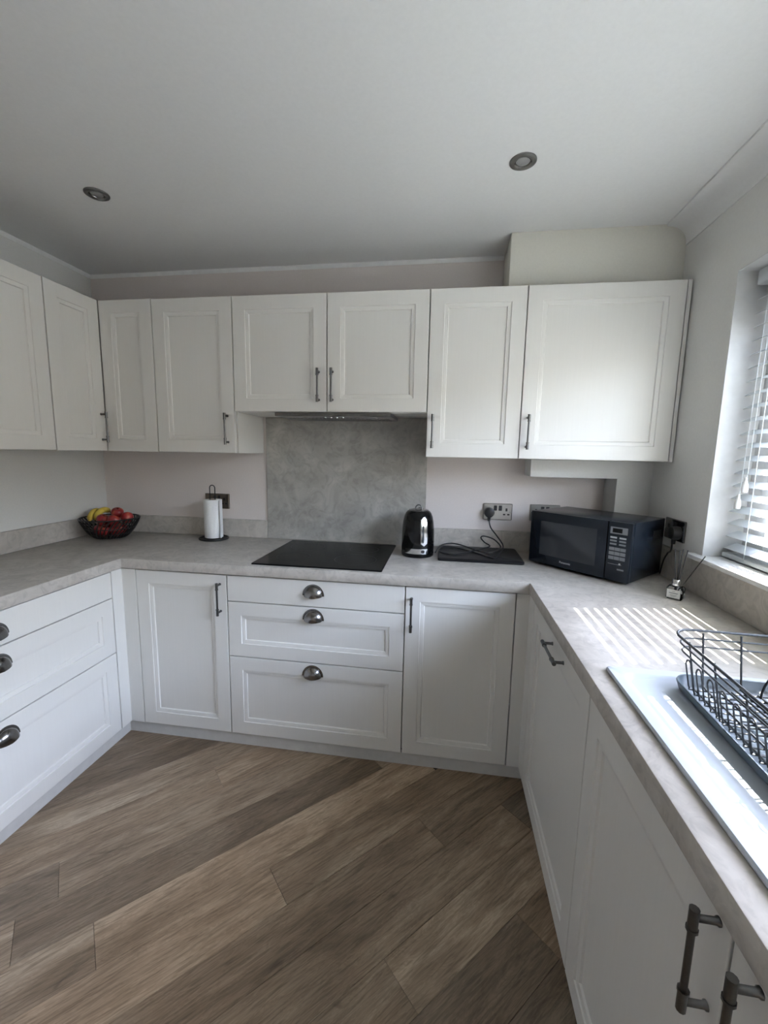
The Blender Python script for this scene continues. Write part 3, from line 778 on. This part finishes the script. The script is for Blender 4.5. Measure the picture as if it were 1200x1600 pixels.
lo = bpy.data.objects.new('maker_name', me); COL.objects.link(lo); me.materials.clear(); me.materials.append(MATS['print_grey'])
lo.parent = door; lo.location = (0.187, -0.0006, 0.034); lo.rotation_euler = (PI / 2, 0, 0)
# side vents
for i in range(7): MB().box(W_ - 0.0005, W_ + 0.0008, 0.20 + i * 0.012, 0.206 + i * 0.012, 0.17, 0.21).build('vent_slot', 'black_plastic', mw)

# ------------------------------------------------------------------ paper roll and holder
RX, RY = 0.777, -0.106
ph = thing('paper_roll_holder', (RX, RY, ZW), 'black wire kitchen roll holder with looped top in front of the bronze socket', 'holder')
bs = MB().lathe([(0.0001, 0.004), (0.070, 0.004), (0.070, 0.007), (0.0001, 0.008)], 32)
bs.build('base', 'wire_black', ph, smooth=True)
MB().tube([(0.078 * math.cos(2 * PI * i / 40), 0.078 * math.sin(2 * PI * i / 40), 0.0062) for i in range(40)], 0.0055, 8, closed=True).build('base_ring', 'wire_black', ph, smooth=True)
lp = [(-0.0158, 0, 0.006), (-0.0158, 0, 0.12), (-0.0158, 0, 0.29)] + [(-0.0158 * math.cos(PI * k / 12), 0, 0.298 + 0.0158 * math.sin(PI * k / 12)) for k in range(13)] + [(0.0158, 0, 0.29), (0.0158, 0, 0.12), (0.0158, 0, 0.006)]
MB().tube(lp, 0.0028, 8).build('wire_loop', 'wire_black', ph, smooth=True)
rl = thing('paper_roll', (RX, RY, ZW + 0.0125), 'white kitchen paper roll standing on the black holder', 'paper roll')
MB().lathe([(0.0215, 0.0), (0.049, 0.0), (0.050, 0.002), (0.050, 0.217), (0.049, 0.219), (0.0215, 0.219), (0.0215, 0.0)], 40, cap0=False, cap1=False).build('paper', 'paper', rl, smooth=True)
MB().lathe([(0.0195, -0.0005), (0.0213, -0.0005), (0.0213, 0.2195), (0.0195, 0.2195), (0.0195, -0.0005)], 28, cap0=False, cap1=False).build('tube', 'cardboard', rl, smooth=True)
fl_pts = [(0.0505 * math.cos(a), 0.0505 * math.sin(a)) for a in [math.radians(60 - k * 8) for k in range(9)]] + [(0.056, -0.012), (0.0575, -0.028)]
fp2 = [(x * 1.012, y * 1.012) for x, y in fl_pts][::-1]
ol = fl_pts + fp2
MB().loft([[(x, y, 0.001) for x, y in ol], [(x, y, 0.218) for x, y in ol]]).build('loose_sheet', 'paper', rl, smooth=True)

# ------------------------------------------------------------------ fruit bowl
BX, BY = 0.187, -0.195
fb = thing('fruit_bowl', (BX, BY, ZW), 'black wire fruit bowl in the left corner of the worktop', 'bowl')
BP = [(0.066, 0.005), (0.076, 0.006), (0.092, 0.016), (0.114, 0.042), (0.133, 0.074), (0.145, 0.100), (0.150, 0.114)]
MB().tube([(0.150 * math.cos(2 * PI * i / 48), 0.150 * math.sin(2 * PI * i / 48), 0.115) for i in range(48)], 0.0042, 8, closed=True).build('rim', 'wire_black', fb, smooth=True)
MB().lathe([(0.0001, 0.004), (0.076, 0.004), (0.078, 0.008), (0.0001, 0.009)], 40).build('base', 'wire_black', fb, smooth=True)
NR = 38
bp = smooth_path([(r, 0, z) for r, z in BP], 3)
tw = [Matrix.Rotation(0.5 * (p.z / 0.12), 3, 'Z') @ p for p in bp]
rib = MB().tube(tw, 0.0036, 6).build('rib', 'wire_black', fb, smooth=True)
for k in range(1, NR):
    c = copy_obj(rib, fb); c.rotation_euler = (0, 0, 2 * PI * k / NR)
for (r, z) in ((0.104, 0.030), (0.127, 0.062)):
    MB().tube([(r * math.cos(2 * PI * i / 48), r * math.sin(2 * PI * i / 48), z) for i in range(48)], 0.0026, 6, closed=True).build('ring_wire', 'wire_black', fb, smooth=True)
RA = 0.0375
AP = [(0.0002, -0.027), (0.006, -0.030), (0.014, -0.033), (0.024, -0.029), (0.033, -0.016), (0.0375, 0.002), (0.0365, 0.016), (0.030, 0.027), (0.020, 0.033), (0.012, 0.033), (0.006, 0.029), (0.0002, 0.026)]
def apple(loc, label, rot=(0, 0, 0), group=None):
    t = thing('apple', loc, label, 'apple', group=group); t.rotation_euler = rot; t.scale = (0.86, 0.86, 0.86)
    MB().lathe(AP, 24).build('fruit', 'apple_skin', t, smooth=True)
    MB().tube([(0, 0, 0.024), (0.001, 0, 0.034), (0.003, 0.001, 0.040)], 0.0013, 6).build('stem', 'stem_brown', t, smooth=True)
    return t
apple((BX - 0.002, BY - 0.052, ZW + 0.109), 'red apple at the front of the bowl beside the bananas', (0.3, 0.2, 1))
apple((BX + 0.040, BY + 0.012, ZW + 0.142), 'topmost dark red apple heaped in the bowl', (0.2, -0.3, 2))
apple((BX + 0.066, BY - 0.050, ZW + 0.108), 'red apple at the front of the heap, right of the middle', (-0.4, 0.3, 0))
apple((BX + 0.104, BY + 0.008, ZW + 0.118), 'orange-red apple at the right rim of the bowl', (0.5, 0.4, 3))
for k in range(5):
    a = math.radians(-90 + 72 * k)
    apple((BX + 0.0555 * math.cos(a), BY + 0.0555 * math.sin(a), ZW + 0.043), 'apple low in the bowl behind the wires, ' + ('at the front', 'on the right', 'at the back right', 'at the back left', 'on the left under the bananas')[k], (0.2 * k, 0.3, k), 'apples at the bottom of the fruit bowl')
def banana(loc, rz, label, tilt=0.0):
    t = thing('banana', loc, label, 'banana', rz)
    n = 18; pts = []; rs = []
    for k in range(n + 1):
        a = math.radians(-52 + 104 * k / n)
        pts.append((0, 0.082 * math.sin(a), 0.082 * (math.cos(a) - 1)))
        e = k / n
        rs.append(0.0165 * min(1, (e / 0.16) ** 0.6 * 0.8 + 0.2 if e < 0.16 else 1, ((1 - e) / 0.14) ** 0.6 * 0.72 + 0.28 if e > 0.86 else 1))
    b = MB().tube(pts, rs, 10).build('fruit', 'banana_skin', t, smooth=True)
    v = Vector(pts[-1]) - Vector(pts[-2]); v.normalize()
    MB().tube([pts[-1], tuple(Vector(pts[-1]) + v * 0.012), tuple(Vector(pts[-1]) + v * 0.02)], [0.005, 0.0042, 0.005], 8).build('stalk', 'stem_brown', t, smooth=True)
    v = Vector(pts[0]) - Vector(pts[1]); v.normalize()
    MB().tube([pts[0], tuple(Vector(pts[0]) + v * 0.004)], [0.0034, 0.003], 8).build('tip', 'stem_brown', t, smooth=True)
    t.rotation_euler = (tilt, 0, rz)
    return t
banana((BX - 0.093, BY - 0.010, ZW + 0.146), 0.30, 'yellow banana nearest the left wall in the bowl', 0.25)
banana((BX - 0.051, BY - 0.002, ZW + 0.153), 0.12, 'yellow banana beside the apples in the bowl', 0.25)

# ------------------------------------------------------------------ reed diffuser
rd = thing('reed_diffuser', (2.962, -0.690, ZW), 'glass reed diffuser with dark reeds and silver cap beside the microwave', 'diffuser', math.radians(-40))
MB().loft([rrect(0.048, 0.048, 0.006, 0.0006), rrect(0.052, 0.052, 0.007, 0.004), rrect(0.052, 0.052, 0.007, 0.040), rrect(0.044, 0.044, 0.010, 0.047), rrect(0.024, 0.024, 0.0118, 0.050)]).build('bottle', 'bottle_glass', rd, smooth=True)
MB().loft([rrect(0.044, 0.044, 0.005, 0.005), rrect(0.045, 0.045, 0.005, 0.020)]).build('oil', 'bottle_glass', rd)
MB().lathe([(0.0135, 0.050), (0.0145, 0.051), (0.0145, 0.071), (0.013, 0.073), (0.004, 0.073)], 24).build('cap', 'chrome', rd, smooth=True)
lb = MB().box(-0.021, 0.021, -0.0268, -0.0261, 0.007, 0.038).build('label', 'label_white', rd)
for (z, w) in ((0.031, 0.010), (0.025, 0.030), (0.0235, 0.026), (0.017, 0.022), (0.0125, 0.016)):
    MB().box(-w / 2, w / 2, -0.02695, -0.0268, z, z + 0.0013).build('label_print', 'button_grey', lb)
for (dx, dy) in ((0.055, 0.030), (0.0, 0.03), (-0.012, 0.0), (0.014, 0.012), (0.002, -0.012)):
    v = Vector((dx, dy, 0.13)).normalized() * 0.20
    MB().tube([(dx * -0.05, dy * -0.05, 0.006 + 0.0), (v.x * 0.9, v.y * 0.9, v.z * 0.9 + 0.006)], 0.0019, 6).build('reed', 'reed', rd)

# ------------------------------------------------------------------ sink
SX, SY = 2.742, -1.803
sk = thing('sink', (SX, SY, ZW), 'white inset sink with drainer in the right-hand worktop', 'sink')
SWD, SLN = 0.474, 1.006
def lp_(w, l, r, z, cy=0): return rrect(w, l, r, z, 6, 0, cy)
# rim with the recessed drainer at the far end and the bowl at the near end
rim = MB()
outer = [lp_(SWD - 0.004, SLN - 0.004, 0.008, 0.0006), lp_(SWD, SLN, 0.010, 0.003), lp_(SWD, SLN, 0.010, 0.007), lp_(SWD - 0.006, SLN - 0.006, 0.010, 0.0105)]
rim.loft(outer, False, False)
inl = lp_(SWD - 0.050, SLN - 0.050, 0.030, 0.0105)
rim.loft([outer[-1], inl], False, False)
steps = [inl, lp_(SWD - 0.056, SLN - 0.056, 0.028, 0.0095), lp_(SWD - 0.064, SLN - 0.064, 0.026, 0.0045), lp_(SWD - 0.072, SLN - 0.072, 0.024, 0.0022), lp_(SWD - 0.078, SLN - 0.078, 0.022, 0.0018)]
rim.loft(steps, False, False)
rim.build('rim', 'ceramic', sk, smooth=True)
# recess floor with a bowl opening
last = steps[-1]
fw, fl2 = SWD - 0.076, SLN - 0.076
bw, bl, bcy = 0.32, 0.37, -SLN / 2 + 0.039 + 0.03 + 0.185
far = MB().box(-fw / 2, fw / 2, bcy + bl / 2 + 0.012, fl2 / 2, -0.004, 0.0019).build('drainer', 'ceramic', sk)
for k in range(9):
    x = -fw / 2 + 0.05 + k * (fw - 0.10) / 8
    y0, y1 = bcy + bl / 2 + 0.05, fl2 / 2 - 0.05
    MB().loft([[(x - 0.006, y, 0.0017), (x - 0.003, y, 0.0027), (x + 0.003, y, 0.0027), (x + 0.006, y, 0.0017)] for y in (y0, y1)]).build('ridge', 'ceramic', far, smooth=True)
bwl = MB()
o1 = lp_(fw, bl + 0.054, 0.004, 0.0019, bcy - 0.009)
bwl.loft([o1, lp_(bw, bl, 0.05, 0.0019, bcy), lp_(bw - 0.014, bl - 0.014, 0.045, -0.010, bcy), lp_(bw - 0.03, bl - 0.03, 0.045, -0.15, bcy), lp_(bw - 0.09, bl - 0.09, 0.04, -0.175, bcy)], False, True)
bwl.build('basin', 'ceramic', sk, smooth=True)
MB().lathe([(0.0001, -0.1735), (0.03, -0.1735), (0.034, -0.1745), (0.034, -0.176)], 24, (0, bcy, 0)).build('waste', 'chrome', sk, smooth=True)

# ------------------------------------------------------------------ dish rack on its tray
DX, DY, DA = 2.777, -1.592, math.radians(-2.0)
ty = thing('drip_tray', (DX, DY, ZW + 0.003), 'slate blue plastic drip tray on the sink under the dish rack', 'tray', DA)
TW, TL = 0.318, 0.48
def tl(w, l, r, z): return rrect(w, l, r, z, 8)
MB().loft([tl(TW - 0.03, TL - 0.03, 0.03, 0.0), tl(TW - 0.012, TL - 0.012, 0.035, 0.006), tl(TW, TL, 0.04, 0.024), tl(TW - 0.002, TL - 0.002, 0.039, 0.026), tl(TW - 0.008, TL - 0.008, 0.036, 0.0255), tl(TW - 0.022, TL - 0.022, 0.032, 0.010), tl(TW - 0.034, TL - 0.034, 0.028, 0.006)]).build('tray', 'rack_tray', ty, smooth=True)
dk = thing('dish_rack', (DX, DY, ZW + 0.003), 'dark wire dish rack with plate arches standing in its tray', 'dish rack', DA)
def ringw(w, l, r, z, rad): return MB().tube(rrect(w, l, r, z, 8), rad, 8, closed=True)
RWt, RLt = 0.340, 0.475
ringw(RWt, RLt, 0.045, 0.133, 0.0029).build('top_rail', 'rack_wire', dk, smooth=True)
ringw(RWt - 0.012, RLt - 0.012, 0.042, 0.116, 0.0019).build('middle_rail', 'rack_wire', dk, smooth=True)
ringw(RWt - 0.020, RLt - 0.020, 0.040, 0.099, 0.0019).build('middle_rail', 'rack_wire', dk, smooth=True)
xb, yb = 0.138, 0.205
# cross wires: down the left side, over the base, up the right side
def crosswire(ht):
    p = [(-xb - 0.022 * ht / 0.125, 0, ht), (-xb - 0.004, 0, 0.03), (-xb, 0, 0.018), (-xb + 0.012, 0, 0.012), (0, 0, 0.012), (xb - 0.012, 0, 0.012), (xb, 0, 0.018), (xb + 0.004, 0, 0.03), (xb + 0.022 * ht / 0.125, 0, ht)]
    return smooth_path(p, 3)
tall = MB().tube(crosswire(0.130), 0.0020, 6).build('tall_wire', 'rack_wire', dk, smooth=True); tall.location = (0, -0.19, 0)
for k in range(1, 5): copy_obj(tall, dk, (0, -0.19 + 0.0905 * k, 0))
short = None
for k in range(20):
    y = -0.195 + k * 0.0205
    if short is None:
        short = MB().tube(crosswire(0.072), 0.0017, 6).build('short_wire', 'rack_wire', dk, smooth=True); short.location = (0, y, 0)
    else: copy_obj(short, dk, (0, y, 0))
# small arches linking the short side wires in pairs
arch_pts = [(-xb - 0.0127, 0.01025 - 0.01025 * math.cos(PI * k / 8), 0.072 + 0.012 * math.sin(PI * k / 8)) for k in range(9)]
arch = None
for k in range(0, 20, 2):
    for s in (0, 1):
        y = -0.195 + k * 0.0205
        if arch is None:
            arch = MB().tube(arch_pts, 0.0018, 6).build('side_arch', 'rack_wire', dk, smooth=True); arch.location = (0, y, 0)
        elif s == 0: copy_obj(arch, dk, (0, y, 0))
        else: copy_obj(arch, dk, (2 * (xb + 0.0127), y, 0))
# long wires along the base, turned up at both ends
def longwire(): 
    p = [(0, -yb - 0.026, 0.130), (0, -yb - 0.006, 0.03), (0, -yb, 0.02), (0, -yb + 0.012, 0.0155), (0, 0, 0.0155), (0, yb - 0.012, 0.0155), (0, yb, 0.02), (0, yb + 0.006, 0.03), (0, yb + 0.026, 0.130)]
    return smooth_path(p, 3)
lw = MB().tube(longwire(), 0.0022, 6).build('long_wire', 'rack_wire', dk, smooth=True); lw.location = (-0.105, 0, 0)
for x in (-0.03, 0.04, 0.11): copy_obj(lw, dk, (x, 0, 0))
bw_ = MB().tube([(0, -yb + 0.01, 0.0155), (0, yb - 0.01, 0.0155)], 0.002, 6).build('base_wire', 'rack_wire', dk, smooth=True); bw_.location = (-0.13, 0, 0)
for x in (-0.08, -0.055, -0.005, 0.015, 0.065, 0.09): copy_obj(bw_, dk, (x, 0, 0))
pa = [(0.055 * math.cos(PI * k / 16), 0, 0.016 + 0.075 * math.sin(PI * k / 16)) for k in range(17)]
p0 = MB().tube(pa, 0.0023, 6).build('plate_arch', 'rack_wire', dk, smooth=True); p0.location = (0.045, 0.18, 0)
for k in range(1, 12): copy_obj(p0, dk, (0.045, 0.18 - 0.032 * k, 0))

# ------------------------------------------------------------------ venetian blind
vb = thing('venetian_blind', (XR + 0.085, 0, 0), 'white venetian blind with tilted slats in the window', 'blind')
y0, y1 = WY0 + 0.016, WY1 - 0.016
MB().box(-0.030, 0.028, y0, y1, 2.022, 2.072).build('headrail', 'slat_white', vb, bevel=0.006)
MB().box(-0.026, 0.026, y0, y1, 1.066, 1.082).build('bottom_rail', 'slat_white', vb, bevel=0.003)
prof = [(-0.0225, 0.0), (-0.0112, 0.0012), (0.0, 0.0016), (0.0112, 0.0012), (0.0225, 0.0)]
prof = prof + [(x, z - 0.0018) for x, z in prof[::-1]]
TILT = math.radians(25)
slat = MB().loft([[(x, y, z) for x, z in prof] for y in (y0, y1)]).build('slat', 'slat_white', vb, smooth=True)
SZ, SP = 1.108, 0.0462
slat.location = (0, 0, SZ); slat.rotation_euler = (0, -TILT, 0)
for k in range(1, 20): copy_obj(slat, vb, (0, 0, SZ + SP * k))
for y in (-0.745, -1.5, -2.26):
    MB().tube([(-0.0275, y, 1.075), (-0.0275, y, 2.03)], 0.0012, 6).build('ladder_cord', 'slat_white', vb)
    MB().tube([(0.0275, y, 1.075), (0.0275, y, 2.03)], 0.0012, 6).build('ladder_cord', 'slat_white', vb)
for (y, z) in ((-0.715, 1.36), (-0.690, 1.30)):
    MB().tube([(-0.033, y, z), (-0.031, y - 0.003, 2.025)], 0.001, 6).build('pull_cord', 'slat_white', vb)
    ts = MB().lathe([(0.0001, 0.006), (0.004, 0.004), (0.005, -0.008), (0.009, -0.020), (0.0105, -0.034), (0.009, -0.046), (0.0001, -0.049)], 16).build('tassel', 'upvc', vb, smooth=True)
    ts.location = (-0.036, y, z)

# ------------------------------------------------------------------ ceiling downlights (off)
for (x, y, lab) in ((2.318, -0.708, 'round metal ceiling downlight nearer the window, unlit'), (0.692, -0.709, 'round metal ceiling downlight nearer the left wall, unlit')):
    t = thing('downlight', (x, y, ZC), lab, 'downlight', group='unlit ceiling downlights')
    MB().lathe([(0.045, 0.0), (0.0445, -0.003), (0.040, -0.0055), (0.033, -0.006), (0.029, -0.0045), (0.0285, -0.001)], 32, cap0=False, cap1=False).build('bezel', 'downlight_metal', t, smooth=True)
    MB().lathe([(0.0283, -0.0045), (0.024, -0.003), (0.023, -0.001)], 28, cap0=False, cap1=False).build('inner_ring', 'dark_nickel', t, smooth=True)
    MB().lathe([(0.0001, -0.0035), (0.012, -0.0032), (0.0228, -0.0012)], 28, cap1=True).build('lamp', 'downlight_lens', t, smooth=True)
